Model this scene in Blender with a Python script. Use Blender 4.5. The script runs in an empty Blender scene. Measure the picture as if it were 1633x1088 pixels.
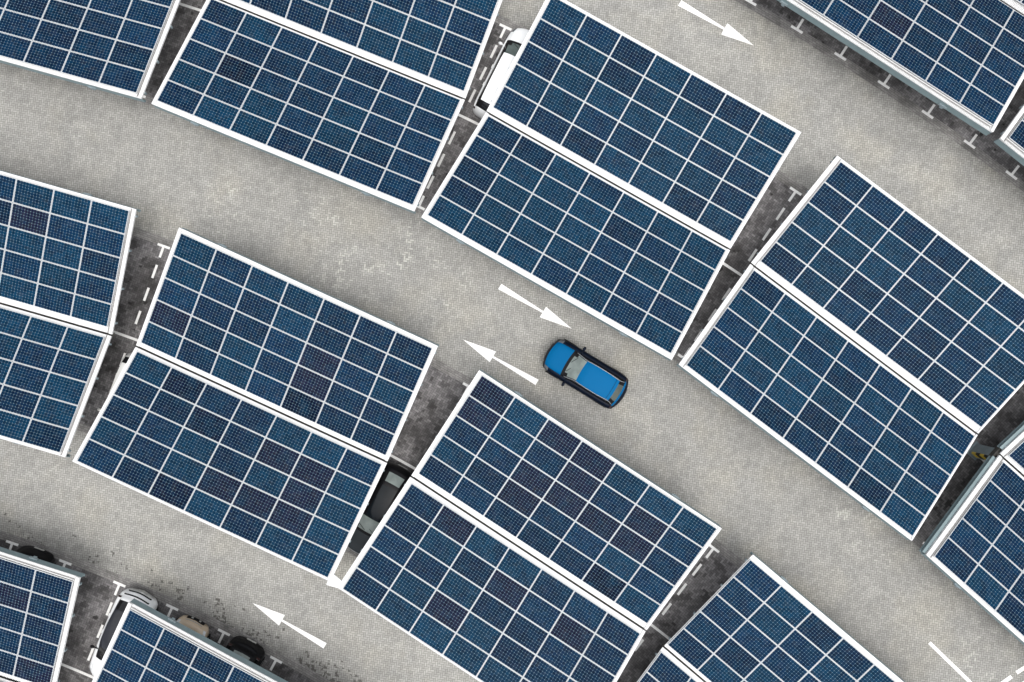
import bpy, bmesh, math, random
from mathutils import Vector, Matrix
random.seed(7)
sc = bpy.context.scene
COL = sc.collection
R = math.radians
H = 36.0; FPX = 32*36.0; AX = -0.0036529; AY = -0.01719925
ZG = 2.15                            # height of the panels at the gutter
KH = (36.0-ZG)/(36.0-2.75)
PW, PH = 1.79535*KH, 1.10890*KH            # pitch of the panel grid, along and up the slope
TU, TL = 0.15136, 0.16333            # slope of the two roof halves
CC = (-53.0707, -91.7181)            # centre of the arcs the car park is laid out on

# ------------------------------------------------------------ helpers
def un(px, py, z=0.0):
    """photo pixel -> place on the level z (surveying the site from the picture)"""
    X, Y, Z = (px-816.5)/FPX, -(py-544)/FPX, -1.0
    c, s = math.cos(AY), math.sin(AY); X, Z = c*X-s*Z, s*X+c*Z
    c, s = math.cos(AX), math.sin(AX); Y, Z = c*Y+s*Z, -s*Y+c*Z
    t = (z-H)/Z
    return Vector((X*t, Y*t, z))

def polar(ang, r, z=0.0):
    return Vector((CC[0]+r*math.cos(R(ang)), CC[1]+r*math.sin(R(ang)), z))

def link(name, bm, mats, parent=None, smooth=False, loc=None, rot=None):
    me = bpy.data.meshes.new(name)
    bmesh.ops.recalc_face_normals(bm, faces=bm.faces)
    bm.to_mesh(me); bm.free()
    if not isinstance(mats, (list, tuple)): mats = [mats]
    for m in mats: me.materials.append(m)
    if smooth:
        for p in me.polygons: p.use_smooth = True
    o = bpy.data.objects.new(name, me); COL.objects.link(o)
    if parent is not None: o.parent = parent
    if loc is not None: o.location = loc
    if rot is not None: o.rotation_euler = rot
    return o

def empty(name, loc, rz=0.0):
    o = bpy.data.objects.new(name, None); COL.objects.link(o)
    o.location = loc; o.rotation_euler = (0, 0, rz); o.empty_display_size = .5
    return o

def tag(o, label=None, cat=None, group=None, kind=None):
    if label: o['label'] = label
    if cat: o['category'] = cat
    if group: o['group'] = group
    if kind: o['kind'] = kind
    return o

def box(bm, x0, x1, y0, y1, z0, z1, mi=0, bevel=0.0):
    vs = [bm.verts.new((x, y, z)) for z in (z0, z1) for y in (y0, y1) for x in (x0, x1)]
    fs = []
    for q in ((0,2,3,1),(4,5,7,6),(0,1,5,4),(2,6,7,3),(0,4,6,2),(1,3,7,5)):
        f = bm.faces.new([vs[i] for i in q]); f.material_index = mi; fs.append(f)
    if bevel > 0:
        es = {e for f in fs for e in f.edges}
        bmesh.ops.bevel(bm, geom=list(es), offset=bevel, segments=1, affect='EDGES')
    return vs

def slab(bm, pts, z0, z1, mi=0):
    b = [bm.verts.new((p[0], p[1], z0)) for p in pts]
    t = [bm.verts.new((p[0], p[1], z1)) for p in pts]
    n = len(pts)
    for f in [t, b[::-1]] + [[b[i], b[(i+1) % n], t[(i+1) % n], t[i]] for i in range(n)]:
        bm.faces.new(f).material_index = mi

def tube(bm, pts, r, seg=6, mi=0):
    rings = []
    for i, p in enumerate(pts):
        a = pts[max(i-1, 0)]; b = pts[min(i+1, len(pts)-1)]
        d = (Vector(b)-Vector(a)).normalized()
        s = d.cross(Vector((0, 0, 1)))
        s = s.normalized() if s.length > 1e-4 else Vector((1, 0, 0))
        u = s.cross(d)
        rings.append([bm.verts.new(Vector(p)+r*(math.cos(k*2*math.pi/seg)*s+math.sin(k*2*math.pi/seg)*u)) for k in range(seg)])
    for i in range(len(rings)-1):
        for k in range(seg):
            bm.faces.new((rings[i][k], rings[i][(k+1) % seg], rings[i+1][(k+1) % seg], rings[i+1][k])).material_index = mi
    bm.faces.new(rings[0][::-1]).material_index = mi; bm.faces.new(rings[-1]).material_index = mi

# ------------------------------------------------------------ node helpers
class NT:
    def __init__(s, name):
        s.m = bpy.data.materials.new(name); s.m.use_nodes = True
        s.t = s.m.node_tree; s.n = s.t.nodes; s.l = s.t.links
        s.b = s.n['Principled BSDF']
    def new(s, t, **k):
        n = s.n.new(t)
        for a, v in k.items(): setattr(n, a, v)
        return n
    def put(s, sock, v):
        if isinstance(v, (int, float)): sock.default_value = v
        elif isinstance(v, (tuple, list)):
            sock.default_value = (tuple(v)+(1,)) if len(v) == 3 and sock.type == 'RGBA' else tuple(v)
        else: s.l.new(v, sock)
    def M(s, op, a, b=None, c=None, clamp=False):
        n = s.new('ShaderNodeMath', operation=op); n.use_clamp = clamp
        s.put(n.inputs[0], a)
        if b is not None: s.put(n.inputs[1], b)
        if c is not None: s.put(n.inputs[2], c)
        return n.outputs[0]
    def mix(s, f, a, b, blend='MIX'):
        n = s.new('ShaderNodeMix', data_type='RGBA', blend_type=blend)
        s.put(n.inputs[0], f); s.put(n.inputs[6], a); s.put(n.inputs[7], b)
        return n.outputs[2]
    def noise(s, vec, scale, detail=3, rough=.55, out=0):
        n = s.new('ShaderNodeTexNoise'); s.put(n.inputs['Vector'], vec)
        n.inputs['Scale'].default_value = scale; n.inputs['Detail'].default_value = detail
        n.inputs['Roughness'].default_value = rough
        return n.outputs[out]
    def ramp(s, v, a, b, lo=0., hi=1.):
        n = s.new('ShaderNodeMapRange'); n.clamp = True
        s.put(n.inputs[0], v)
        for i, x in enumerate((a, b, lo, hi)): n.inputs[1+i].default_value = x
        return n.outputs[0]
    def comb(s, x, y, z=0.):
        n = s.new('ShaderNodeCombineXYZ')
        for i, v in enumerate((x, y, z)): s.put(n.inputs[i], v)
        return n.outputs[0]
    def sep(s, v):
        n = s.new('ShaderNodeSeparateXYZ'); s.put(n.inputs[0], v)
        return n.outputs
    def rot(s, v, a):
        n = s.new('ShaderNodeVectorRotate', rotation_type='Z_AXIS'); s.put(n.inputs['Vector'], v)
        n.inputs['Angle'].default_value = a
        return n.outputs[0]
    def white(s, v):
        n = s.new('ShaderNodeTexWhiteNoise', noise_dimensions='3D'); s.put(n.inputs[0], v)
        return n.outputs
    def herring(s, v, w):
        """herringbone of 2:1 blocks of width w: returns per-block id vector and joint distance"""
        x, y, _ = s.sep(v)
        x = s.M('DIVIDE', x, w); y = s.M('DIVIDE', y, w)
        i, j = s.M('FLOOR', x), s.M('FLOOR', y)
        fx, fy = s.M('FRACT', x), s.M('FRACT', y)
        k = s.M('FLOORED_MODULO', s.M('SUBTRACT', i, j), 4.0)
        k1 = s.M('COMPARE', k, 1.0, .1); k2 = s.M('COMPARE', k, 2.0, .1)
        ver = s.M('GREATER_THAN', k, 1.5)
        idx = s.M('SUBTRACT', i, k1); idy = s.M('SUBTRACT', j, k2)
        lh = s.M('ADD', fx, k1); lv = s.M('ADD', fy, k2)
        ln = s.M('ADD', s.M('MULTIPLY', lh, s.M('SUBTRACT', 1., ver)), s.M('MULTIPLY', lv, ver))
        wd = s.M('ADD', s.M('MULTIPLY', fy, s.M('SUBTRACT', 1., ver)), s.M('MULTIPLY', fx, ver))
        d = s.M('MINIMUM', s.M('MINIMUM', wd, s.M('SUBTRACT', 1., wd)), s.M('MINIMUM', ln, s.M('SUBTRACT', 2., ln)))
        return s.comb(idx, idy, ver), d
    def out(s, col, rough=.8, spec=.3, metal=0., **k):
        s.put(s.b.inputs['Base Color'], col); s.put(s.b.inputs['Roughness'], rough)
        s.put(s.b.inputs['Specular IOR Level'], spec); s.put(s.b.inputs['Metallic'], metal)
        for a, v in k.items(): s.put(s.b.inputs[a.replace('_', ' ')], v)
        return s.m

def plain(name, col, rough=.6, spec=.3, metal=0., var=.08, scale=6., **k):
    t = NT(name); tc = t.new('ShaderNodeTexCoord').outputs['Object']
    n = t.noise(tc, scale, 4)
    c = t.mix(t.ramp(n, .3, .7), tuple(x*(1-var) for x in col), tuple(min(1, x*(1+var)) for x in col))
    return t.out(c, rough, spec, metal, **k)

# ------------------------------------------------------------ paving
def paving(name, c_a, c_b, kind):
    t = NT(name)
    geo = t.new('ShaderNodeNewGeometry').outputs['Position']
    P = geo
    if kind == 'lane': v = t.rot(geo, R(7))
    else:
        uv = t.new('ShaderNodeUVMap'); v = uv.outputs[0]
        if kind == 'bay': v = t.rot(v, R(2))
    if kind == 'border':
        x, y, _ = t.sep(v)
        row = t.M('FLOOR', t.M('DIVIDE', y, .105))
        xs = t.M('ADD', t.M('DIVIDE', x, .21), t.M('MULTIPLY', row, .37))
        fx = t.M('FRACT', xs); fy = t.M('FRACT', t.M('DIVIDE', y, .105))
        ident = t.comb(t.M('FLOOR', xs), row, 3.)
        d = t.M('MINIMUM', t.M('MINIMUM', fy, t.M('SUBTRACT', 1., fy)),
                t.M('MULTIPLY', 2., t.M('MINIMUM', fx, t.M('SUBTRACT', 1., fx))))
    else:
        ident, d = t.herring(v, .107)
    wn = t.white(ident); rnd = wn[0]; rnd2 = t.sep(wn[1])[1]; rnd3 = t.sep(wn[1])[2]
    big = t.noise(P, .13, 4, .6)
    mid = t.noise(P, .75, 4, .6)
    fine = t.noise(P, 9., 3)
    dist = t.new('ShaderNodeVectorMath', operation='DISTANCE')
    t.put(dist.inputs[0], P); dist.inputs[1].default_value = (CC[0], CC[1], 0.)
    rad = dist.outputs['Value']
    # block-shaped blotches: noise read once per block
    sc_ = t.new('ShaderNodeVectorMath', operation='SCALE'); t.put(sc_.inputs[0], ident); sc_.inputs['Scale'].default_value = .107
    idn = t.noise(sc_.outputs[0], 1.3, 3, .6); idn2 = t.noise(sc_.outputs[0], .45, 2, .5)
    col = t.mix(t.ramp(big, .35, .65), c_a, c_b)
    if kind == 'lane':
        col = t.mix(t.ramp(mid, .42, .62, 0, .5), col, (.255, .254, .242))
        warm = t.noise(P, .28, 3, .6)
        col = t.mix(t.ramp(warm, .50, .68, 0, .5), col, (.405, .385, .325))
        lum = t.M('ADD', .87, t.M('MULTIPLY', rnd, .25))
        col = t.mix(1., col, t.comb(lum, lum, lum), 'MULTIPLY')
        pale = t.M('MULTIPLY', t.ramp(idn2, .60, .75, 0, .5), t.M('GREATER_THAN', rnd2, .72))
        worn = None
        for q, rr in (((372, 325), 2.6), ((505, 345), 2.8), ((640, 400), 3.4), ((700, 450), 3.0), ((930, 500), 2.2), ((1590, 1040), 3.2), ((1360, 830), 2.0), ((560, 420), 3.2)):
            dn = t.new('ShaderNodeVectorMath', operation='DISTANCE'); t.put(dn.inputs[0], P); dn.inputs[1].default_value = tuple(un(*q))
            f = t.ramp(dn.outputs['Value'], rr*.2, rr, 1., 0.)
            worn = f if worn is None else t.M('MAXIMUM', worn, f)
        pale = t.M('ADD', pale, t.M('MULTIPLY', t.M('MULTIPLY', worn, t.ramp(idn, .50, .64)), t.M('GREATER_THAN', rnd2, .55)), clamp=True)
        tracks = t.ramp(t.noise(t.comb(t.M('MULTIPLY', rad, .8), 0., 3.), 1.1, 2), .4, .65, 0, .16)
        col = t.mix(tracks, col, (.20, .197, .185))
        col = t.mix(t.M('MULTIPLY', pale, .55), col, (.55, .545, .49))
        scuff = t.ramp(t.noise(P, 1.6, 6, .75), .53, .68, 0, .34)
        col = t.mix(scuff, col, (.17, .165, .155))
        # grime and oily blocks next to the bay edges
        near = None
        for rb, wd in ((86.52, 1.4), (92.54, .7), (103.16, .8), (109.22, .9), (119.91, .6), (125.95, .8)):
            f = t.ramp(t.M('ABSOLUTE', t.M('SUBTRACT', rad, rb)), 0., wd, 1., 0.)
            if rb == 86.52: edge = f
            near = f if near is None else t.M('MAXIMUM', near, f)
        col = t.mix(t.M('MULTIPLY', near, t.ramp(t.noise(P, 1.1, 5, .7), .44, .60, 0, .5)), col, (.17, .168, .158))
        chip = t.ramp(t.noise(P, 8., 2, .5), .42, .5)
        sp = t.M('LESS_THAN', rnd3, t.M('MULTIPLY', t.M('POWER', edge, 2.), t.ramp(t.noise(P, .7, 3), .47, .62, 0., .8)))
        col = t.mix(t.M('MULTIPLY', t.M('MULTIPLY', sp, chip), .75), col, (.055, .05, .045))
        joint = (.075, .07, .06); js = .85
    elif kind == 'border':
        lum = t.M('ADD', .78, t.M('MULTIPLY', rnd, .36))
        col = t.mix(1., col, t.comb(lum, lum, lum), 'MULTIPLY')
        col = t.mix(t.ramp(t.noise(P, .8, 4, .6), .47, .66, 0, .65), col, (.085, .082, .078))
        joint = (.05, .047, .042); js = .7
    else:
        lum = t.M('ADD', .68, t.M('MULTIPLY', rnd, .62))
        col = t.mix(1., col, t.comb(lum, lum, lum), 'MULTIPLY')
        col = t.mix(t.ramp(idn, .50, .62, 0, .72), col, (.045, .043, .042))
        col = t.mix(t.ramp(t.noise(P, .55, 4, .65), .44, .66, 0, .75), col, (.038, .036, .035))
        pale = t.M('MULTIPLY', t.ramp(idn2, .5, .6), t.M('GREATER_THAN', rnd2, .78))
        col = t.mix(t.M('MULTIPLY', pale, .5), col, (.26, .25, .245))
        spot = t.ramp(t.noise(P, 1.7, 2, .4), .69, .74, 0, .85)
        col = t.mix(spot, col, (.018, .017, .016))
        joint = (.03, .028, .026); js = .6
    jm = t.ramp(d, .03, .10, js, 0.)
    col = t.mix(jm, col, joint)
    col = t.mix(1., col, t.mix(fine, (.92, .92, .92), (1.08, 1.08, 1.08)), 'MULTIPLY')
    bump = t.new('ShaderNodeBump'); bump.inputs['Strength'].default_value = .35; bump.inputs['Distance'].default_value = .006
    t.put(bump.inputs['Height'], t.M('SUBTRACT', t.M('ADD', t.M('MULTIPLY', rnd, .35), t.M('MULTIPLY', fine, .3)), t.ramp(d, .02, .1, 1., 0.)))
    t.put(t.b.inputs['Normal'], bump.outputs[0])
    return t.out(col, .88, .15)

M_lane = paving('lane_pavers', (.366, .360, .332), (.322, .318, .298), 'lane')
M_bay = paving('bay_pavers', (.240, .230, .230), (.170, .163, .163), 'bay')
M_border = paving('border_pavers', (.30, .29, .275), (.22, .212, .205), 'border')

def paint_mat():
    t = NT('road_paint'); P = t.new('ShaderNodeNewGeometry').outputs['Position']
    n = t.noise(P, 7., 5, .7)
    c = t.mix(t.ramp(n, .35, .6), (.80, .79, .765), (.90, .89, .865))
    c = t.mix(t.ramp(t.noise(P, 26., 3, .6), .60, .74, 0, .4), c, (.42, .41, .385))
    return t.out(c, .65, .3)
M_paint = paint_mat()

def white_sheet():
    t = NT('white_coated_steel'); P = t.new('ShaderNodeTexCoord').outputs['Object']
    c = t.mix(t.ramp(t.noise(P, 1.1, 4, .6), .35, .7), (.68, .68, .673), (.61, .61, .60))
    c = t.mix(t.ramp(t.noise(P, 14., 4, .7), .62, .8, 0, .35), c, (.55, .53, .49))
    c = t.mix(t.ramp(t.noise(P, 30., 2, .5), .715, .75, 0, .6), c, (.12, .11, .10))
    return t.out(c, .5, .25)
M_white = white_sheet()
M_frame = plain('panel_frame_aluminium', (.53, .54, .545), .4, .3, 0., .03)
M_fascia = plain('pale_grey_blue_steel', (.17, .225, .235), .5, .3, 0., .08, 3.)
M_steel = plain('galvanised_steel', (.20, .245, .26), .5, .35, .0, .12, 5.)
M_gut = plain('gutter_grey', (.06, .058, .052), .7, .2, 0., .3, 4.)
M_gapshade = plain('gap_shade_strip', (.30, .29, .28), .7, .1)  # darker strip colour standing in for the shadow in the gap beside the panels
M_dark = plain('dark_gasket', (.03, .03, .03), .8, .1)
M_yellow = plain('hazard_yellow', (.62, .45, .05), .55, .3)
M_black = plain('hazard_black', (.02, .02, .02), .6, .3)

def panel_mat():
    t = NT('solar_cells')
    tc = t.new('ShaderNodeTexCoord').outputs['Object']
    oi = t.new('ShaderNodeObjectInfo')
    x, y, _ = t.sep(tc)
    mx = .036
    cx = t.M('DIVIDE', t.M('SUBTRACT', x, mx), (PW-.02-2*mx)/12.)
    cy = t.M('DIVIDE', t.M('SUBTRACT', y, mx), (PH-.02-2*mx)/8.)
    ax = t.M('ABSOLUTE', t.M('SUBTRACT', t.M('FRACT', cx), .5))
    ay = t.M('ABSOLUTE', t.M('SUBTRACT', t.M('FRACT', cy), .5))
    line = t.ramp(t.M('MAXIMUM', ax, ay), .462, .482)
    dia = t.ramp(t.M('ADD', ax, ay), .89, .92)
    sh = t.new('ShaderNodeVectorMath', operation='SCALE')
    t.put(sh.inputs[0], t.comb(oi.outputs['Random'], t.M('MULTIPLY', oi.outputs['Random'], 7.3), 0.)); sh.inputs['Scale'].default_value = 91.
    ad = t.new('ShaderNodeVectorMath', operation='ADD'); t.put(ad.inputs[0], tc); t.l.new(sh.outputs[0], ad.inputs[1])
    nz = t.noise(ad.outputs[0], 1.3, 3, .55)
    cid = t.new('ShaderNodeVectorMath', operation='ADD')
    t.put(cid.inputs[0], t.comb(t.M('FLOOR', cx), t.M('FLOOR', cy), 0.)); t.l.new(sh.outputs[0], cid.inputs[1])
    cr = t.white(cid.outputs[0])[0]
    base = oi.outputs['Color']
    col = t.mix(t.ramp(nz, .46, .72, 0, .55), base, (.001, .024, .053))
    col = t.mix(t.ramp(nz, .30, .50, .55, 0.), col, (.003, .0085, .027))
    lum = t.M('ADD', .72, t.M('MULTIPLY', cr, .56))
    col = t.mix(1., col, t.comb(lum, lum, lum), 'MULTIPLY')
    col = t.mix(line, col, (.058, .102, .142))
    col = t.mix(dia, col, (.33, .44, .50))
    # a little dust towards one long edge, different on each panel
    dust = t.M('MULTIPLY', t.ramp(t.noise(ad.outputs[0], 3.5, 4, .65), .5, .75), .035)
    col = t.mix(dust, col, (.45, .43, .38))
    return t.out(col, .35, .02)
M_cells = panel_mat()

# ------------------------------------------------------------ ground, bays, markings
def ring(name, r0, r1, a0, a1, z, mat, n=260, m=1):
    bm = bmesh.new(); uvl = bm.loops.layers.uv.new('UVMap'); g = []
    rm = (r0+r1)/2
    for j in range(m+1):
        r = r0+(r1-r0)*j/m
        g.append([(bm.verts.new(polar(a0+(a1-a0)*i/n, r, z)), (-R(a0+(a1-a0)*i/n)*rm, r)) for i in range(n+1)])
    for j in range(m):
        for i in range(n):
            q = [g[j][i+1], g[j][i], g[j+1][i], g[j+1][i+1]]
            f = bm.faces.new([v for v, _ in q])
            for lp, (_, uv) in zip(f.loops, q): lp[uvl].uv = uv
    o = link(name, bm, mat)
    return tag(o, kind='structure')

bm = bmesh.new(); g = 400
vs = [bm.verts.new(p) for p in ((-g, -g, 0), (g, -g, 0), (g, g, 0), (-g, g, 0))]; bm.faces.new(vs)
tag(link('ground', bm, M_lane), kind='structure')
A0, A1 = 15., 110.
BW = .42
ROWS = {'row3': (76.0, 81.26, 86.52), 'row2': (92.54, 97.84, 103.16), 'row1': (109.22, 114.54, 119.91), 'row0': (125.95, 131.2, 136.6)}
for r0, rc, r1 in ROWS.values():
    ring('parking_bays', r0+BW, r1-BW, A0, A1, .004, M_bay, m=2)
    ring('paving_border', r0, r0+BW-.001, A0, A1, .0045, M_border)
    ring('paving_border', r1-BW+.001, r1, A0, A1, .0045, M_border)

ZM0, ZM1 = .0055, .0105
def strip(bm, p, q, w0, w1=None):
    if w1 is None: w1 = w0
    p, q = Vector(p[:2]), Vector(q[:2]); d = (q-p).normalized(); n = Vector((-d.y, d.x))
    slab(bm, [p+n*w0/2, p-n*w0/2, q-n*w1/2, q+n*w1/2], ZM0, ZM1)

def divider(ang, row):
    r0, rc, r1 = ROWS[row]
    for s, rt in ((1, r1-.42), (-1, r0+.32)):
        bm = bmesh.new()
        # tee at the mouth of the bay
        strip(bm, polar(ang, rt-s*.065), polar(ang, rt-s*.60), .125)
        da = math.degrees(.33/rt)
        strip(bm, polar(ang-da, rt), polar(ang+da, rt), .125)
        for k in (1.36, 2.58, 3.82):
            strip(bm, polar(ang, rt-s*(k-.36)), polar(ang, rt-s*(k+.34)), .125)
        tag(link('bay_line', bm, M_paint), kind='structure')

def arc_line(row, a0, a1, w=.13):
    rc = ROWS[row][1]; bm = bmesh.new(); n = int((a1-a0)*1.5)
    for i in range(n):
        b0, b1 = a0+(a1-a0)*i/n, a0+(a1-a0)*(i+1)/n
        slab(bm, [polar(b0, rc-w/2), polar(b0, rc+w/2), polar(b1, rc+w/2), polar(b1, rc-w/2)], ZM0+.0008, ZM1+.0008)
    tag(link('bay_centre_line', bm, M_paint), kind='structure')

def anchors(lst, step):
    """angles between surveyed tees, evenly filled, then carried on past the ends"""
    out = list(lst[:1])
    for a, b in zip(lst, lst[1:]):
        n = max(1, round((a-b)/step))
        out += [a+(b-a)*(k+1)/n for k in range(n)]
    a = out[0]
    while a+step < A1-25: a += step; out.append(a)
    a = lst[-1]
    while a-step > A0+20: a -= step; out.append(a)
    return out
for row, lst, step in (('row0', [59.395, 58.182, 57.035, 55.875, 54.691, 53.543, 52.385], 1.166),
                       ('row1', [64.135, 56.18], 1.325),
                       ('row2', [70.119, 60.69, 52.571], 1.60),
                       ('row3', [71.537, 69.626, 67.66, 65.723, 63.797, 61.829], 1.94)):
    for a in anchors(lst, step):
        if 38 < a < 84: divider(a, row)
    arc_line(row, 36, 84)

def arrow(tail, shaft_end, hb1, hb2, tip, label, wt=.31, ws=.10):
    o = un(*tail); bm = bmesh.new()
    t, s, a, b, p = [un(*q)-o for q in (tail, shaft_end, hb1, hb2, tip)]
    d = (s-t).normalized(); n = Vector((-d.y, d.x, 0))
    mid = (a+b)/2
    slab(bm, [t+n*wt/2, t-n*wt/2, mid-n*ws/2-d*.001, mid+n*ws/2-d*.001], ZM0, ZM1)
    slab(bm, [a, b, p] if (b-a).cross(p-a).z > 0 else [b, a, p], ZM0, ZM1)
    ob = link('road_arrow', bm, M_paint, loc=(o.x, o.y, 0))
    tag(ob, label, 'road arrow', 'white direction arrows painted on the driving lanes')
arrow((1084, 5), (1153, 45), (1160, 37.5), (1150, 55), (1201.5, 72.5), 'white painted arrow on the upper lane pointing right, beyond the top row of carports')
arrow((797, 457), (863.5, 497), (870.7, 489.4), (860.7, 506), (912, 524.4), 'white painted arrow pointing right, just in front of the blue car')
arrow((856.5, 610), (785, 570), (791, 560.8), (781, 577.8), (738.5, 541.7), 'white painted arrow pointing left, beside the nose of the blue car')
arrow((518.5, 1030), (450, 990), (454.3, 981), (445, 997.8), (402.7, 961.7), 'white painted arrow on the lowest lane, pointing left towards the parked white car')

bm = bmesh.new(); strip(bm, un(1482, 1025), un(1545, 1086), .17); strip(bm, un(1545, 1086), un(1600, 1150), .17)
tag(link('lane_edge_line', bm, M_paint), kind='structure')
for p, q in (((1596, 1091), (1613, 1079)), ((1621, 1073), (1638, 1062)), ((1630, 1091), (1648, 1080))):
    bm = bmesh.new(); strip(bm, un(*p), un(*q), .19)
    tag(link('give_way_dash', bm, M_paint), kind='structure')

# ------------------------------------------------------------ carports
def panel_mesh():
    bm = bmesh.new(); a, b = PW-.02, PH-.02; f = .020; h = .038
    o = [bm.verts.new((x, y, z)) for z in (-h, 0) for x, y in ((0, 0), (a, 0), (a, b), (0, b))]
    i0 = [bm.verts.new((x, y, 0)) for x, y in ((f, f), (a-f, f), (a-f, b-f), (f, b-f))]
    i1 = [bm.verts.new((x, y, -.005)) for x, y in ((f, f), (a-f, f), (a-f, b-f), (f, b-f))]
    bm.faces.new(o[3::-1])
    for k in range(4):
        m = (k+1) % 4
        bm.faces.new((o[k], o[m], o[4+m], o[4+k]))
        bm.faces.new((o[4+k], o[4+m], i0[m], i0[k]))
        bm.faces.new((i0[k], i0[m], i1[m], i1[k]))
    bm.faces.new(i1).material_index = 1
    me = bpy.data.meshes.new('solar_panel'); bm.normal_update()
    bmesh.ops.recalc_face_normals(bm, faces=bm.faces)
    bm.to_mesh(me); bm.free(); me.materials.append(M_frame); me.materials.append(M_cells)
    return me
PANEL = panel_mesh()
TEAL, BLUE, NAVY, PURP, DARK = (.0015, .0195, .045), (.0015, .0140, .039), (.0015, .0100, .029), (.0065, .0068, .0200), (.001, .0030, .013)
PAL = {'J': ((TEAL, .34), (BLUE, .26), (NAVY, .26), (PURP, .14)), 'I': ((TEAL, .42), (BLUE, .28), (NAVY, .28), (PURP, .0)),
       'C': ((TEAL, .55), (BLUE, .30), (NAVY, .14), (PURP, .01)), 'D': ((TEAL, .42), (BLUE, .40), (NAVY, .16), (PURP, .02)),
       'B': ((TEAL, .30), (BLUE, .48), (NAVY, .22)), 'K': ((TEAL, .30), (BLUE, .45), (NAVY, .2), (PURP, .05)),
       'H': ((TEAL, .25), (BLUE, .45), (NAVY, .22), (PURP, .01)), 'L': ((BLUE, .4), (NAVY, .5), (PURP, .1)), 'M': ((BLUE, .55), (NAVY, .4), (TEAL, .05)),
       'A': ((BLUE, .45), (NAVY, .55)), 'F': ((BLUE, .45), (NAVY, .55)), 'G': ((BLUE, .5), (NAVY, .5)), 'E': ((BLUE, .6), (NAVY, .3), (TEAL, .1))}
FIX = {  # (half, column, row from gutter)
 ('B-', 1, 2): DARK, ('H+', 4, 3): PURP, ('I+', 0, 1): PURP, ('I+', 4, 2): PURP, ('I+', 4, 1): PURP, ('I+', 5, 0): NAVY, ('I+', 4, 0): DARK,
 ('I-', 1, 0): DARK, ('I-', 2, 4): DARK, ('I-', 0, 2): NAVY, ('I-', 2, 1): DARK, ('I-', 3, 2): NAVY, ('I-', 3, 3): PURP, ('I-', 4, 3): PURP, ('I-', 4, 1): PURP, ('I-', 5, 1): PURP,
 ('I-', 5, 2): PURP, ('I-', 5, 3): PURP, ('I-', 6, 2): TEAL, ('J+', 0, 4): PURP, ('J+', 0, 3): PURP, ('J+', 0, 2): NAVY, ('J+', 0, 0): NAVY, ('J+', 1, 3): TEAL, ('J+', 2, 4): PURP,
 ('J+', 3, 4): PURP, ('J+', 4, 3): NAVY, ('J+', 3, 3): PURP, ('J+', 3, 2): PURP, ('J+', 4, 2): PURP, ('J+', 5, 2): PURP, ('J+', 5, 3): PURP, ('J+', 2, 1): PURP, ('J+', 2, 2): PURP, ('J+', 4, 0): NAVY,
 ('J+', 3, 0): NAVY, ('J+', 2, 0): NAVY, ('J+', 5, 0): DARK, ('J+', 6, 4): TEAL, ('J+', 5, 4): TEAL, ('J+', 4, 4): TEAL, ('J-', 1, 4): TEAL, ('J-', 0, 4): NAVY, ('J-', 2, 1): NAVY,
 ('F-', 3, 3): PURP, ('F-', 3, 4): NAVY}

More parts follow.
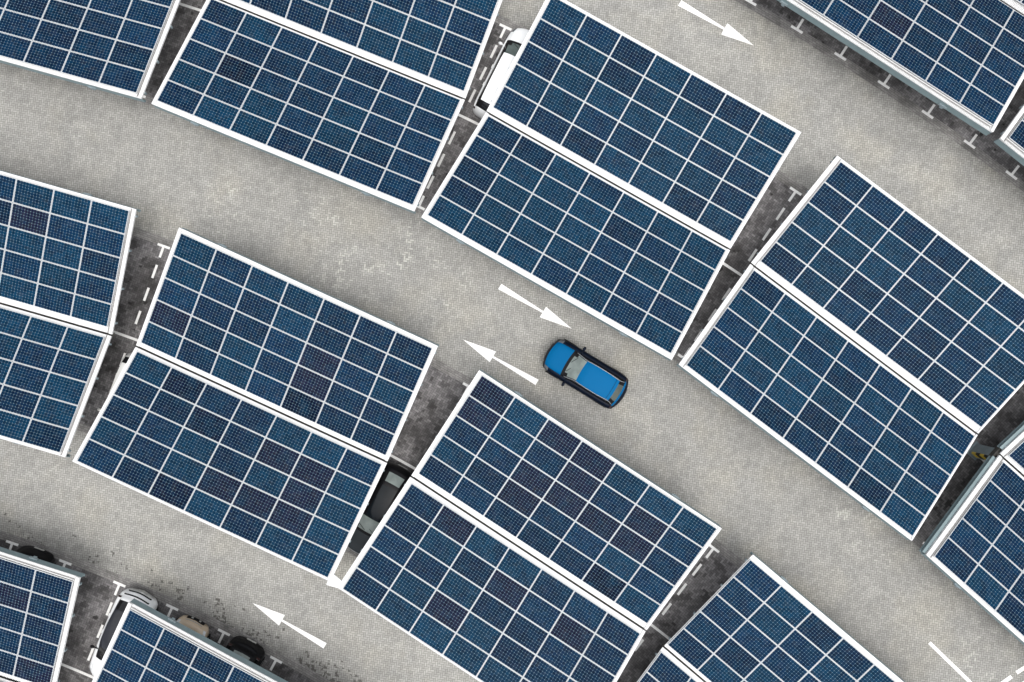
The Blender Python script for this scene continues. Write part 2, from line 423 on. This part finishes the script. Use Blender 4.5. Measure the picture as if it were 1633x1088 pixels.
CORR = .076
def roof_half(root, key, sd, ox, oy, ml, mr, mi_, mo, corr):
    """ox, oy: panel-grid corner (column 0, gutter row) in the carport's own axes"""
    tilt = TU if sd > 0 else TL
    dz = -.105                                             # sheet lies this far under the glass
    W = 7*PW; D = 5*PH
    y0, y1 = sd*(-mi_), sd*(D+mo)
    bm = bmesh.new()
    x0, x1 = -ml, W+mr
    if not corr:
        box(bm, x0, x1, min(y0, y1), max(y0, y1), dz-.035, dz)
        for xa, xb in ((x0, x0+min(.15, ml-.03)), (x1-min(.15, mr-.03), x1)):
            if xb-xa > .03: box(bm, xa+.002, xb-.002, min(y0, y1)+.002, max(y0, y1)-.002, dz+.001, dz+.05)
        box(bm, x0+.003, x1-.003, *sorted((sd*(D+mo-.05), sd*(D+mo+.004))), dz+.0015, dz+.03)
    else:
        n = int((x1-x0)/CORR); rows = []
        for i in range(n*2+1):
            x = x0+(x1-x0)*i/(n*2); z = dz+(.0 if i % 2 else -.045)
            rows.append([bm.verts.new((x, sd*(-mi_), z)), bm.verts.new((x, sd*(D+mo+(.038 if i % 2 else -.025)), z)),
                         bm.verts.new((x, sd*(D+mo), dz-.075)), bm.verts.new((x, sd*(-mi_), dz-.075))])
        for a, b in zip(rows, rows[1:]):
            for k in range(4): bm.faces.new((a[k], a[(k+1) % 4], b[(k+1) % 4], b[k]))
        bm.faces.new(rows[0]); bm.faces.new(rows[-1][::-1])
        for xa, xb in ((x0-.004, x0+min(.17, ml-.02)), (x1-min(.17, mr-.02), x1+.004)):
            if xb-xa > .03: box(bm, xa, xb, *sorted((sd*(-mi_), sd*(D+mo+.025))), dz+.002, dz+.05)
        box(bm, x0+.2, x1-.2, *sorted((sd*(D+.015), sd*(D+.05))), dz+.001, dz+.045)
        box(bm, x0+.2, x1-.2, *sorted((sd*(D+.052), sd*(D+.078))), dz-.01, dz+.035, 1)  # strip that paints the gap shadow along the outer edge
    if mr >= .2: box(bm, W+.018, W+.045, min(y0, y1)+.02, max(y0, y1)-.02, dz+.002, dz+.052, 1)  # same painted gap shadow along the roof ends
    if ml >= .26: box(bm, -.045, -.018, min(y0, y1)+.02, max(y0, y1)-.02, dz+.002, dz+.052, 1)
    roof = link('roof', bm, [M_white, M_gapshade], root, loc=(ox, oy, 0), rot=(sd*tilt, 0, 0))
    roof.location.z = root['zg']
    # panels, each its own piece of the roof
    names = [c for c, _ in PAL[key[0]]]; wts = [w for _, w in PAL[key[0]]]
    for i in range(7):
        for j in range(5):
            p = bpy.data.objects.new('solar_panel', PANEL); COL.objects.link(p); p.parent = roof
            yy = j*PH+.01 if sd > 0 else -(j+1)*PH+.01
            p.location = (i*PW+.01, yy, 0)
            c = FIX.get((key, i, j)) or random.choices(names, wts)[0]
            k = random.uniform(.85, 1.15)
            p.color = (c[0]*k, c[1]*k, c[2]*k, 1)
    # fascia under the outer edge
    bm = bmesh.new(); e = D+mo
    lo = dz-.036 if not corr else dz-.076
    box(bm, x0+.004, x1-.004, *sorted((sd*(e-.045), sd*(e-.002))), lo-.33, lo-.001)
    box(bm, x0+.006, x1-.006, *sorted((sd*(e-.12), sd*(e-.046))), lo-.33, lo-.29)
    link('fascia', bm, M_fascia, roof)
    # purlins poke out past the sheet ends
    for v in (.25, 1.95, 3.8, 5.45):
        bm = bmesh.new(); y = sd*v
        box(bm, x0-.035, x1+.035, y-.045, y+.045, lo-.16, lo-.002)
        link('purlin', bm, M_steel, roof)
    for u in (1.03*PW, 5.75*PW):
        bm = bmesh.new()
        box(bm, u-.08, u+.08, *sorted((sd*.02, sd*(e+.07))), lo-.36, lo-.162)
        box(bm, u-.20, u+.20, *sorted((sd*(e-.001), sd*(e+.06))), lo-.27, lo-.17)
        link('rafter', bm, M_steel, roof)
    return roof

def carport(key, label, up, lo, yaw, mu=.27, ml_=.12, mL=.19, mR=.17, ou=.12, ol=.15, corr=False, iref=3.5, special=False):
    """up / lo: surveyed world points of the panel grid at the gutter, column iref"""
    ux, uy = math.cos(yaw), math.sin(yaw); vx, vy = -uy, ux
    up = up and (up[0]*KH, up[1]*KH); lo = lo and (lo[0]*KH, lo[1]*KH)
    dv = mu+ml_+.05
    if up is None: up = (lo[0]+vx*dv, lo[1]+vy*dv)
    if lo is None: lo = (up[0]-vx*dv, up[1]-vy*dv)
    # base point: on the ground below the gutter, at the middle of the carport
    gx = (up[0]*ml_+lo[0]*mu)/(mu+ml_); gy = (up[1]*ml_+lo[1]*mu)/(mu+ml_)
    off = (3.5-iref)*PW
    bx, by = gx+ux*off, gy+uy*off
    root = empty('solar_carport', (bx, by, 0), yaw); root['zg'] = ZG
    def loc(p, i):
        dx, dy = p[0]-bx, p[1]-by
        return dx*ux+dy*uy-iref*PW, dx*vx+dy*vy
    a = loc(up, iref); b = loc(lo, iref)
    real_dv = a[1]-b[1]
    sc_ = (real_dv-.055)/(mu+ml_) if real_dv > .1 else 1
    roof_half(root, key+'+', 1, a[0], a[1], mL, mR, mu*sc_, ou, corr)
    roof_half(root, key+'-', -1, b[0], b[1], mL, mR, ml_*sc_, ol, corr)
    # gutter below the slot
    gy0 = (a[1]-mu*sc_+b[1]+ml_*sc_)/2
    bm = bmesh.new(); X0, X1 = a[0]-mL+.02, a[0]+7*PW+mR-.02
    z = ZG-.105-.16
    if True:
        box(bm, X0, X1, gy0-.10, gy0+.10, z-.10, z-.08)
        box(bm, X0, X1, gy0-.115, gy0-.10, z-.10, z+.06); box(bm, X0, X1, gy0+.10, gy0+.115, z-.10, z+.06)
    link('gutter', bm, M_gut, root)
    for u in (1.03*PW, 5.75*PW):
        if special and u < 4: continue
        bm = bmesh.new(); x = a[0]+u
        box(bm, x-.13, x+.13, gy0-.16, gy0+.16, .03, z-.102, bevel=.012)
        box(bm, x-.24, x+.24, gy0-.27, gy0+.27, .011, .03)
        link('column', bm, M_steel, root)
    if special:
        x = a[0]-mL+.12
        bm = bmesh.new()
        box(bm, x-.11, x+.30, gy0-.29, gy0+.29, .03, z-.12, bevel=.015)
        box(bm, x-.2, x+.4, gy0-.38, gy0+.38, .011, .03)
        cl = link('column', bm, M_steel, root)
        bm = bmesh.new()
        for k in range(2):
            z0 = .25+k*.62
            slab_pts = [(-.22, z0), (.10, z0+.0), (.10, z0+.15), (-.22, z0+.15)]
            box(bm, x-.116, x-.111, gy0-.288, gy0-.20, z0, z0+.30, 0)
            box(bm, x-.112, x+.2, gy0-.297, gy0-.291, z0, z0+.30, 0)
            box(bm, x-.116, x-.111, gy0-.288, gy0-.20, z0+.301, z0+.61, 1)
            box(bm, x-.112, x+.2, gy0-.297, gy0-.291, z0+.301, z0+.61, 1)
        link('hazard_stripes', bm, [M_yellow, M_black], cl)
        bm = bmesh.new()
        box(bm, x-.20, x+.18, gy0-.36, gy0+.36, z-.10, z-.02)
        box(bm, x-.19, x-.15, gy0-.30, gy0+.30, z-.32, z-.10)
        link('column_head', bm, M_gut, root)
        for sd, q in ((1, a), (-1, b)):
            tilt = TU if sd > 0 else TL
            bm = bmesh.new(); ym = 5*PH+.12
            box(bm, -mL-.17, -mL-.012, *sorted((sd*.05, sd*ym)), -.42, -.37)
            box(bm, -mL-.10, -mL-.06, *sorted((sd*.052, sd*(ym-.002))), -.37, -.16)
            box(bm, -mL-.17, -mL-.012, *sorted((sd*.051, sd*(ym-.001))), -.205, -.155)
            link('edge_beam', bm, M_fascia, root, loc=(q[0], q[1], ZG), rot=(sd*tilt, 0, 0))
    tag(root, label, 'carport', 'solar carports standing in curved rows')
    del root['zg']
    return root

D_ = math.radians
carport('A', 'solar carport cut by the top left corner, with a dark slot beside its right end', None, (-16.082, 16.593), D_(-15.59), ol=.15, mR=.25, iref=7)
cB = carport('B', 'solar carport at the top whose right end points at the parked white van', (-8.598, 14.022), (-8.744, 13.655), D_(-22.39), .27, .10, ol=.2, mR=.16)
carport('C', 'solar carport partly covering the white van, above the blue car', (3.989, 7.773), (3.794, 7.406), D_(-29.72), .27, .11, ol=.2)
carport('D', 'solar carport right of the blue car, its right corner near the striped column', (15.784, -.029), (15.511, -.403), D_(-37.22), .28, .14, mL=.27, mR=.11)
carport('E', 'solar carport at the right edge, its column striped yellow and black', (21.989, -5.090), (21.782, -5.355), D_(-41.87), .16, .14, mL=.28, iref=0, special=True)
carport('F', 'solar carport cut by the top right corner, beside a row of T marks', (24.076, 14.545), (23.814, 14.235), D_(-33.47), .25, .11, mR=.15, ol=.22, corr=True, iref=7)
carport('G', 'solar carport of which only a small corner shows at the upper right edge', None, (24.914, 13.380), D_(-39.13), mL=.26, ol=.22, corr=True, iref=0)
carport('H', 'solar carport cut by the middle of the left edge', (-19.392, .756), (-19.518, .306), D_(-15.83), .30, .14, mR=.25, ou=.13, ol=.12, iref=7)
cI = carport('I', 'solar carport left of the parked black car, with a white corner plate', (-12.115, -2.573), (-12.274, -2.952), D_(-24.57), .24, .14, ou=.17, ol=.10)
carport('J', 'solar carport below the blue car, to the right of the parked black car', (.358, -9.424), (.062, -9.858), D_(-33.07), .28, .20, ou=.10, ol=.08, mL=.22)
carport('K', 'solar carport cut by the bottom edge, with no white border along its left end', (6.536, -13.795), (6.264, -14.098), D_(-40.17), .17, .20, mL=.02, ou=.22, iref=0)
carport('L', 'solar carport cut by the bottom left corner of the photo', (-22.069, -16.011), None, D_(-17.31), mR=.21, ou=.2, corr=True, iref=7)
carport('M', 'solar carport at the bottom edge, half covering the white car with black roof', (-20.415, -16.860), None, D_(-27.87), mL=.2, ou=.2, corr=True, iref=0)

# white plate bridging the corners of two carports
bm = bmesh.new(); zz = 2.94
inv = Matrix.Rotation(-cI.rotation_euler.z, 4, 'Z') @ Matrix.Translation(-Vector(cI.location))
pp = [inv @ un(x, y, zz) for x, y in ((520.5, 932.5), (541, 938.5), (546.5, 928), (532, 915.5), (526, 918))]
slab(bm, [(p.x, p.y) for p in pp][::-1], zz-.02, zz+.02)
link('corner_plate', bm, M_white, cI)

# ------------------------------------------------------------ cars
def car_paint(name, col, metal=.35, rough=.28, coat=.25, spec=.25):
    t = NT(name); tc = t.new('ShaderNodeTexCoord').outputs['Object']
    c = t.mix(t.ramp(t.noise(tc, 3., 4), .4, .75, 0, .12), col, tuple(min(1, x*.85+.004) for x in col))
    return t.out(c, rough, spec, metal, Coat_Weight=coat, Coat_Roughness=.15)
def glass_mat(name, col, spec=.4):
    t = NT(name); tc = t.new('ShaderNodeTexCoord').outputs['Object']
    x, y, z = t.sep(tc)
    n = t.noise(tc, 2.2, 3, .5)
    c = t.mix(t.ramp(n, .38, .62), tuple(v*.75 for v in col), col)
    return t.out(c, .10, spec, 0.)
M_glassF = glass_mat('windscreen_glass', (.20, .235, .22))
M_glassV = glass_mat('green_dark_glass', (.075, .100, .092))
M_glassR = glass_mat('tinted_rear_glass', (.085, .10, .09))
M_glassD = glass_mat('dark_glass', (.012, .013, .015))
M_roofg = glass_mat('charcoal_roof_glass', (.018, .020, .026), .3)
M_glassG = glass_mat('grey_roof_glass', (.006, .009, .012), .12)
M_trim = plain('black_trim', (.008, .008, .009), .5, .12)
M_tyre = plain('tyre_rubber', (.02, .02, .02), .85, .1)
M_rim = plain('alloy_rim', (.45, .45, .46), .3, .5, .8)
M_chrome = plain('chrome_trim', (.30, .315, .33), .35, .4, .2)
M_lamp = plain('lamp_lens', (.55, .57, .58), .1, .6)
M_lampd = plain('smoked_lamp_lens', (.10, .11, .12), .12, .5)
M_red = plain('red_lamp_lens', (.022, .005, .005), .15, .5)
M_plate = plain('number_plate', (.40, .40, .38), .5, .2)

def catmull(t, xs, ys):
    if t <= xs[0]: return ys[0]
    if t >= xs[-1]: return ys[-1]
    i = max(k for k in range(len(xs)-1) if xs[k] <= t)
    # monotone-ish cubic hermite
    def sl(k):
        if k <= 0: return (ys[1]-ys[0])/(xs[1]-xs[0])
        if k >= len(xs)-1: return (ys[-1]-ys[-2])/(xs[-1]-xs[-2])
        a = (ys[k]-ys[k-1])/(xs[k]-xs[k-1]); b = (ys[k+1]-ys[k])/(xs[k+1]-xs[k])
        return 0 if a*b <= 0 else 2*a*b/(a+b)
    h = xs[i+1]-xs[i]; u = (t-xs[i])/h; m0, m1 = sl(i)*h, sl(i+1)*h
    return (2*u**3-3*u**2+1)*ys[i]+(u**3-2*u**2+u)*m0+(-2*u**3+3*u**2)*ys[i+1]+(u**3-u**2)*m1

SUV = dict(
 #      f     w    ws    zs    wr    zr   bow
 st=[(0.000, .80, .58, .62, .50, .66, .27), (0.02, .87, .67, .80, .60, .84, .27), (0.08, .95, .725, .91, .685, .95, .18), (.24, 1., .745, 1.00, .70, 1.05, .13),
     (.275, 1., .75, 1.02, .70, 1.09, .12), (.42, 1., .755, 1.05, .60, 1.47, .11), (.50, 1., .76, 1.06, .622, 1.56, .06), (.66, 1., .76, 1.07, .63, 1.58, .0),
     (.815, 1., .76, 1.08, .60, 1.53, -.07), (.85, 1., .75, 1.08, .595, 1.49, -.10), (.925, .98, .735, 1.06, .66, 1.16, -.15), (.945, .97, .72, 1.02, .66, 1.08, -.18),
     (.96, .96, .71, .90, .65, .93, -.21), (.985, .92, .70, .82, .62, .84, -.26), (1.0, .84, .62, .60, .56, .64, -.30)],
 cowl=.24, ws0=.275, rf=.42, rr=.85, rw=.925)
VAN = dict(
 st=[(0.000, .78, .56, .62, .50, .66, .26), (0.02, .88, .70, .80, .62, .83, .26), (0.08, .96, .80, .94, .72, .99, .22), (.19, 1., .84, 1.03, .74, 1.10, .15),
     (.215, 1., .845, 1.05, .74, 1.14, .14), (.36, 1., .85, 1.07, .635, 1.50, .10), (.44, 1., .85, 1.08, .64, 1.57, .05), (.66, 1., .85, 1.09, .64, 1.59, .0),
     (.85, 1., .85, 1.09, .635, 1.54, -.06), (.885, 1., .84, 1.08, .63, 1.50, -.09), (.95, .98, .82, 1.05, .70, 1.20, -.14), (.97, .96, .80, .98, .70, 1.08, -.16),
     (.985, .94, .78, .88, .68, .93, -.18), (1.0, .86, .66, .60, .60, .66, -.20)],
 cowl=.19, ws0=.215, rf=.36, rr=.885, rw=.95)
SALOON = dict(
 st=[(0.000, .78, .56, .55, .50, .58, .22), (0.02, .88, .68, .70, .60, .74, .24), (0.08, .96, .76, .80, .70, .85, .20), (.235, 1., .79, .90, .74, .96, .14),
     (.265, 1., .79, .92, .74, .99, .13), (.43, 1., .79, .96, .60, 1.33, .10), (.50, 1., .79, .97, .60, 1.42, .04), (.62, 1., .79, .98, .595, 1.44, .0),
     (.80, 1., .78, 1.0, .57, 1.38, -.05), (.84, 1., .77, 1.0, .565, 1.34, -.07), (.93, .97, .74, .99, .62, 1.08, -.11), (.96, .95, .72, .95, .62, 1.02, -.14),
     (.98, .92, .70, .84, .60, .88, -.17), (1.0, .84, .60, .56, .54, .60, -.20)],
 cowl=.235, ws0=.265, rf=.43, rr=.84, rw=.93)

def build_car(name, label, cat, group, pos, heading, L, W, spec, paint, side=None, roofm=None, glassR=None, rails=True, lamp=None, roofpaint=None, bonnetm=None, tailm=None, glassF=None, railm=None, pano=None, mirrorm=None, bands=False):
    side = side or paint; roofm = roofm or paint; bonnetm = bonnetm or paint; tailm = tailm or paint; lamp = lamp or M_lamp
    root = empty(name, (pos[0], pos[1], 0), heading)
    st = spec['st']; F = [s[0] for s in st]
    cols = [[s[k] for s in st] for k in range(7)]
    keys = sorted(set(F))
    stations = []
    for a, b in zip(keys, keys[1:]):
        n = 2 if b-a < .03 else 4 if b-a > .1 else 3
        stations += [a+(b-a)*k/n for k in range(n)]
    stations.append(1.0)
    hw = W/2
    def section(f):
        w, ws, zs, wr, zr, bow = [catmull(f, F, cols[k]) for k in range(1, 7)]
        zb = .24 if .03 < f < .97 else .30
        roofy = spec['ws0'] < f < spec['rw']
        crown = .045 if not roofy else .05
        base = [(0, zb), (w*.80, zb), (w*.96, zb+.06), (w*.995, .42), (w, .58), (w*.985, min(.72, zs*.86)), (w*.94, zs*.94-.01), (ws+(w-ws)*.30, zs-.012), (ws, zs),
                (ws+(wr-ws)*.33, zs+(zr-zs)*.36), (ws+(wr-ws)*.70, zs+(zr-zs)*.76), (wr, zr), (wr*.93, zr+crown*.45), (wr*.7, zr+crown*.82), (wr*.4, zr+crown*.96), (0, zr+crown)]
        pts = []
        for y, z in base:
            yy = y*hw
            x = L/2-f*L-bow*(abs(y))**2*.9
            pts.append(Vector((x, yy, z)))
        return pts
    S = [section(f) for f in stations]; K = len(S[0])
    parts = {}
    def face(part, pts):
        parts.setdefault(part, []).append(pts)
    for i in range(len(S)-1):
        fm = (stations[i]+stations[i+1])/2
        for k in range(K-1):
            if k >= 11:      # top band
                if fm < .02: p = 'body'
                elif fm < spec['cowl']: p = 'bonnet'
                elif fm < spec['ws0']: p = 'cowl'
                elif fm < spec['rf']: p = 'windscreen' if k > (12 if fm < spec['ws0']+.05 else 11) and fm > spec['ws0']+.012 else 'cowl'
                elif fm < spec['rr']: p = 'sunroof' if (pano and k > 12 and spec['rf']+.01 < fm < spec['rr']-.06) else 'roof'
                elif fm < spec['rw']: p = 'rear_window' if k > 12 and fm > spec['rr']+.008 else 'cowl'
                elif fm < spec['rw']+.028: p = 'tailgate'
                else: p = 'body'
            elif k >= 8:     # glass band
                if fm < .02: p = 'body'
                elif spec is VAN and k == 8 and .03 < fm < .09: p = 'headlight'
                elif fm < spec['cowl']: p = 'bonnet'
                elif fm < spec['rw']: p = 'side_window' if spec['ws0']+.03 < fm < spec['rr']-.01 else 'cowl'
                elif fm < spec['rw']+.028: p = 'tailgate'
                else: p = 'body'
            elif k >= 6 and .02 < fm < .08: p = 'headlight'
            elif k >= 6 and spec['rw']+.012 < fm < spec['rw']+.03: p = 'taillight'
            else: p = 'body'
            a, b = S[i], S[i+1]
            for s in (1, -1):
                q = [Vector((v.x, v.y*s, v.z)) for v in (a[k], a[k+1], b[k+1], b[k])]
                key = (p, s) if p in ('side_window', 'headlight', 'taillight') else (p, 0)
                if p == 'cowl' and fm > .5: key = ('window_surround', s)
                face(key, q)
    for s in (1, -1):
        for sec in (S[0], S[-1]):
            face(('body', 0), [Vector((v.x, v.y*s, v.z)) for v in sec])
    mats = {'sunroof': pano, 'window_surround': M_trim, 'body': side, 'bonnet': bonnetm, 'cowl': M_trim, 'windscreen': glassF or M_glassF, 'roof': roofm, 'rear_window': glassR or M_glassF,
            'tailgate': tailm, 'side_window': M_glassD, 'headlight': lamp, 'taillight': M_red}
    rename = {'cowl': 'screen_surround'}
    for (p, s), fs in parts.items():
        bm = bmesh.new()
        for q in fs:
            try: bm.faces.new([bm.verts.new(v) for v in q])
            except ValueError: pass
        bmesh.ops.remove_doubles(bm, verts=bm.verts, dist=.0004)
        bmesh.ops.dissolve_degenerate(bm, edges=bm.edges, dist=.0003)
        link(rename.get(p, p), bm, mats[p], root, smooth=True)
    # nose: grille and chrome strip, number plates
    def nose(front, y, z, out=.012):
        f = 0 if front else 1
        sec = S[0] if front else S[-1]
        bow = st[0][6] if front else st[-1][6]
        return Vector(((L/2 if front else -L/2)-bow*(abs(y)/hw)**2*.9+(out if front else -out), y, z))
    bm = bmesh.new()
    for z0, z1, ww in ((.34, .56, .52),):
        n = 8; pts0 = [nose(True, -ww*hw+2*ww*hw*i/n, z0) for i in range(n+1)]; pts1 = [nose(True, -ww*hw+2*ww*hw*i/n, z1) for i in range(n+1)]
        v0 = [bm.verts.new(p) for p in pts0]; v1 = [bm.verts.new(p) for p in pts1]
        w0 = [bm.verts.new(p-Vector((.05, 0, 0))) for p in pts0]; w1 = [bm.verts.new(p-Vector((.05, 0, 0))) for p in pts1]
        for i in range(n):
            bm.faces.new((v0[i], v0[i+1], v1[i+1], v1[i])); bm.faces.new((v1[i], v1[i+1], w1[i+1], w1[i])); bm.faces.new((v0[i+1], v0[i], w0[i], w0[i+1]))
    link('grille', bm, M_trim, root)
    bm = bmesh.new()
    tube(bm, [nose(True, -.5*hw+hw*i/8, .68, -.015) for i in range(9)], .016)
    link('chrome_strip', bm, M_chrome, root)
    for fr in (True, False):
        bm = bmesh.new(); p = nose(fr, 0, .45, -.003)
        box(bm, p.x-.008, p.x+.008, -.26, .26, .38, .49)
        link('number_plate', bm, M_plate, root)
    if bands:
        for fq, kk in ((.974, 9), (.9985, 8)):
            bm = bmesh.new(); sc2 = section(fq)
            pts = [Vector((v.x-.012, v.y, v.z+.012)) for v in sc2[kk:]]+[Vector((v.x-.012, -v.y, v.z+.012)) for v in sc2[kk:-1][::-1]]
            tube(bm, pts, .035)
            link('bumper_strip', bm, M_trim, root, smooth=True)
    # wheels
    wr_ = .345 if spec is not SALOON else .325
    for fx in (.185, .80):
        for s in (1, -1):
            bm = bmesh.new(); x = L/2-fx*L; n = 28; y1 = s*(hw+.004); y0 = s*(hw-.22)
            def circ(r, y): return [bm.verts.new((x+r*math.cos(2*math.pi*i/n), y, wr_+.006+r*math.sin(2*math.pi*i/n))) for i in range(n)]
            rg = [circ(wr_-.10, y0), circ(wr_, y0+s*.02), circ(wr_, y1-s*.03), circ(wr_-.03, y1), circ(wr_-.10, y1)]
            for a, b in zip(rg, rg[1:]+rg[:1]):
                for i in range(n): bm.faces.new((a[i], a[(i+1) % n], b[(i+1) % n], b[i]))
            wheel = link('wheel', bm, M_tyre, root, smooth=True)
            bm = bmesh.new()
            a = circ(wr_-.101, y1-s*.012); c = bm.verts.new((x, y1-s*.03, wr_+.006))
            for i in range(n):
                if i % 4 != 3: bm.faces.new((a[i], a[(i+1) % n], c))
            hub = circ(.05, y1-s*.005); bm.faces.new(hub)
            link('rim', bm, M_rim, wheel)
            bm = bmesh.new()
            pts = [(x+(wr_+.045)*math.cos(R(a_)), s*(hw-.012), wr_+.006+(wr_+.045)*math.sin(R(a_))) for a_ in range(-12, 193, 12)]
            tube(bm, pts, .022)
            link('wheel_arch', bm, M_trim, root)
    # mirrors
    fmx = spec['ws0']+.055
    for s in (1, -1):
        bm = bmesh.new(); x = L/2-fmx*L-.02
        zc = catmull(fmx, F, cols[3])+.03
        yb = catmull(fmx, F, cols[2])*hw
        m = bmesh.ops.create_uvsphere(bm, u_segments=12, v_segments=8, radius=1.)
        for v in m['verts']: v.co = Vector((x+.075*v.co.x-.03*v.co.y*s*0, s*(hw+.065)+.115*v.co.y, zc+.075*v.co.z))
        box(bm, x-.03, x+.02, *sorted((s*(yb-.01), s*(hw-.02))), zc-.045, zc-.01)
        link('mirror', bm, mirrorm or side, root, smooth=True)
    # roof rails run from the screen pillar over the roof edge to the tail
    if rails:
        for s in (1, -1):
            bm = bmesh.new(); pts = []
            for i in range(25):
                f = spec['ws0']+.005+(spec['rw']-spec['ws0']-.01)*i/24
                sec = section(f); p = sec[11]; pts.append(Vector((p.x, s*(p.y+.005), p.z+.014)))
            tube(bm, pts, .014)
            link('roof_rail', bm, railm or M_chrome, root, smooth=True)
    # wipers, handles, shut lines
    for y0 in (.42, -.12):
        bm = bmesh.new(); a = section(spec['ws0']+.004); b = section(spec['ws0']+.03)
        pa = Vector((a[13].x+.0, y0*hw*1.0, a[14].z+.02)); pb = Vector((b[14].x-.10, y0*hw-.38, b[14].z+.035))
        tube(bm, [pa, (pa+pb)/2+Vector((0, 0, .012)), pb], .011, 5)
        link('wiper', bm, M_trim, root)
    for fx in (.50, .70):
        for s in (1, -1):
            bm = bmesh.new(); sec = section(fx); p = sec[6]
            box(bm, p.x-.09, p.x+.09, *sorted((s*(p.y-.01), s*(p.y+.035))), p.z-.03, p.z-.005, bevel=.004)
            link('door_handle', bm, M_trim if side is not paint else side, root)
    tag(root, label, cat, group)
    root['_spec'] = 0; del root['_spec']
    return root, section

P_blue = car_paint('blue_paint', (.0, .098, .245), .0, .5, 0., .06)
P_blue_shade = car_paint('shaded_blue_sides', (.002, .005, .013), .0, .4, .05, .12)  # shade of the steep body sides put into the colour
P_white = car_paint('white_paint', (.80, .81, .81), .0, .3)
P_black = car_paint('black_paint', (.004, .004, .005), .0, .35, .05, .12)
P_grey = car_paint('dark_grey_paint', (.030, .036, .041), .0, .4, .05, .15)
P_beige = car_paint('beige_paint', (.52, .42, .31), .1, .35)
P_cream = car_paint('silver_white_paint', (.62, .62, .59), .1, .3)

def axis_angle(ang, outward): return R(ang) if outward else R(ang)+math.pi
# blue car driving left on the middle lane
c = un(934.5, 596.5, .8)
blue, sec = build_car('blue_car', 'bright blue car with sides coloured dark as in shade driving on the middle lane between two arrows', 'car', None, c, R(180-31.3), 4.33, 1.86, SUV, P_blue, side=P_blue_shade, lamp=M_lampd, glassR=M_glassR)
for s in (1, -1):   # rear shut line of the roof spoiler
    pass
bm = bmesh.new(); sx = sec(.812)
pts = [Vector((v.x, v.y*s, v.z+.008)) for s in (1, -1) for v in (sx[11:] if s > 0 else sx[14:10:-1])]
tube(bm, pts, .007, 4); link('spoiler_seam', bm, M_trim, blue)

GP = 'cars parked in the bays'
def parked(name, label, cat, ang, rc, outward, *a, **k):
    p = polar(ang, rc)
    return build_car(name, label, cat, GP, p, axis_angle(ang, outward), *a, **k)
parked('white_van', 'white people carrier parked nose out, half hidden under a carport at the top', 'van', 63.45, 117.15, True, 4.9, 1.98, VAN, P_white, glassR=M_glassD, glassF=M_glassV, lamp=M_lampd, rails=True, railm=M_trim)
parked('black_car', 'black car with a long grey glass roof parked in the gap between two carports', 'car', 61.2, 95.35, False, 4.75, 1.92, SALOON, P_black, pano=M_glassG, bonnetm=P_grey, rails=False)
parked('white_car', 'white car with a black glass roof, rear end out, at the lower left', 'car', 66.72, 84.1, False, 4.7, 1.90, SUV, P_white, roofm=M_roofg, glassR=M_glassD, glassF=M_glassD, rails=True, mirrorm=M_trim, bands=True)
parked('beige_car', 'beige car with only its rounded end showing, beside the white car with black roof', 'car', 64.74, 84.1, True, 4.4, 1.80, SALOON, P_beige)
parked('black_hatchback', 'black car with greenish rear glass sticking out under the bottom edge carport', 'car', 62.80, 84.35, False, 4.5, 1.88, SUV, P_black, rails=False)
parked('black_saloon', 'black car with a grey edge mostly hidden under the bottom left corner carport', 'car', 70.45, 84.3, False, 4.4, 1.84, SALOON, P_black, tailm=P_grey)
parked('silver_white_car', 'silver white car of which only a thin side strip shows at the left carport gap', 'car', 69.31, 95.2, False, 4.4, 1.88, VAN, P_cream, glassR=M_glassD, rails=False)

# ------------------------------------------------------------ light, sky, camera
w = bpy.data.worlds.new('World'); sc.world = w; w.use_nodes = True
nt = w.node_tree; bg = nt.nodes['Background']
sky = nt.nodes.new('ShaderNodeTexSky'); sky.sky_type = 'NISHITA'; sky.sun_disc = False
SUN_EL, SUN_AZ = R(75), R(150)
sky.sun_elevation = SUN_EL; sky.sun_rotation = SUN_AZ; sky.dust_density = 4.; sky.air_density = 1.
hs = nt.nodes.new('ShaderNodeHueSaturation'); hs.inputs['Saturation'].default_value = .22   # cloud cover greys the sky
nt.links.new(sky.outputs[0], hs.inputs['Color']); nt.links.new(hs.outputs[0], bg.inputs[0])
bg.inputs[1].default_value = .15
sd = bpy.data.lights.new('sun', 'SUN'); sd.energy = .5; sd.angle = R(85); sd.color = (1., .975, .94)
so = bpy.data.objects.new('sun', sd); COL.objects.link(so)
dirv = Vector((math.sin(SUN_AZ)*math.cos(SUN_EL), math.cos(SUN_AZ)*math.cos(SUN_EL), math.sin(SUN_EL)))
so.rotation_euler = dirv.to_track_quat('Z', 'Y').to_euler(); so.location = (0, 0, 60)

cd = bpy.data.cameras.new('camera'); cd.sensor_width = 36; cd.lens = 36*FPX/1633; cd.clip_end = 2000
co = bpy.data.objects.new('camera', cd); COL.objects.link(co)
# survey rotation: world -> camera is Ry(AY) * Rx(AX)
c_, s_ = math.cos(AX), math.sin(AX); RX = Matrix(((1, 0, 0), (0, c_, -s_), (0, s_, c_)))
c_, s_ = math.cos(AY), math.sin(AY); RY = Matrix(((c_, 0, s_), (0, 1, 0), (-s_, 0, c_)))
co.matrix_world = Matrix.Translation((0, 0, H)) @ (RY @ RX).transposed().to_4x4()
sc.camera = co
sc.view_settings.view_transform = 'Standard'; sc.view_settings.look = 'None'
sc.view_settings.gamma = 1.0; sc.view_settings.exposure = 0.88
sc.render.resolution_x = 1024; sc.render.resolution_y = 682
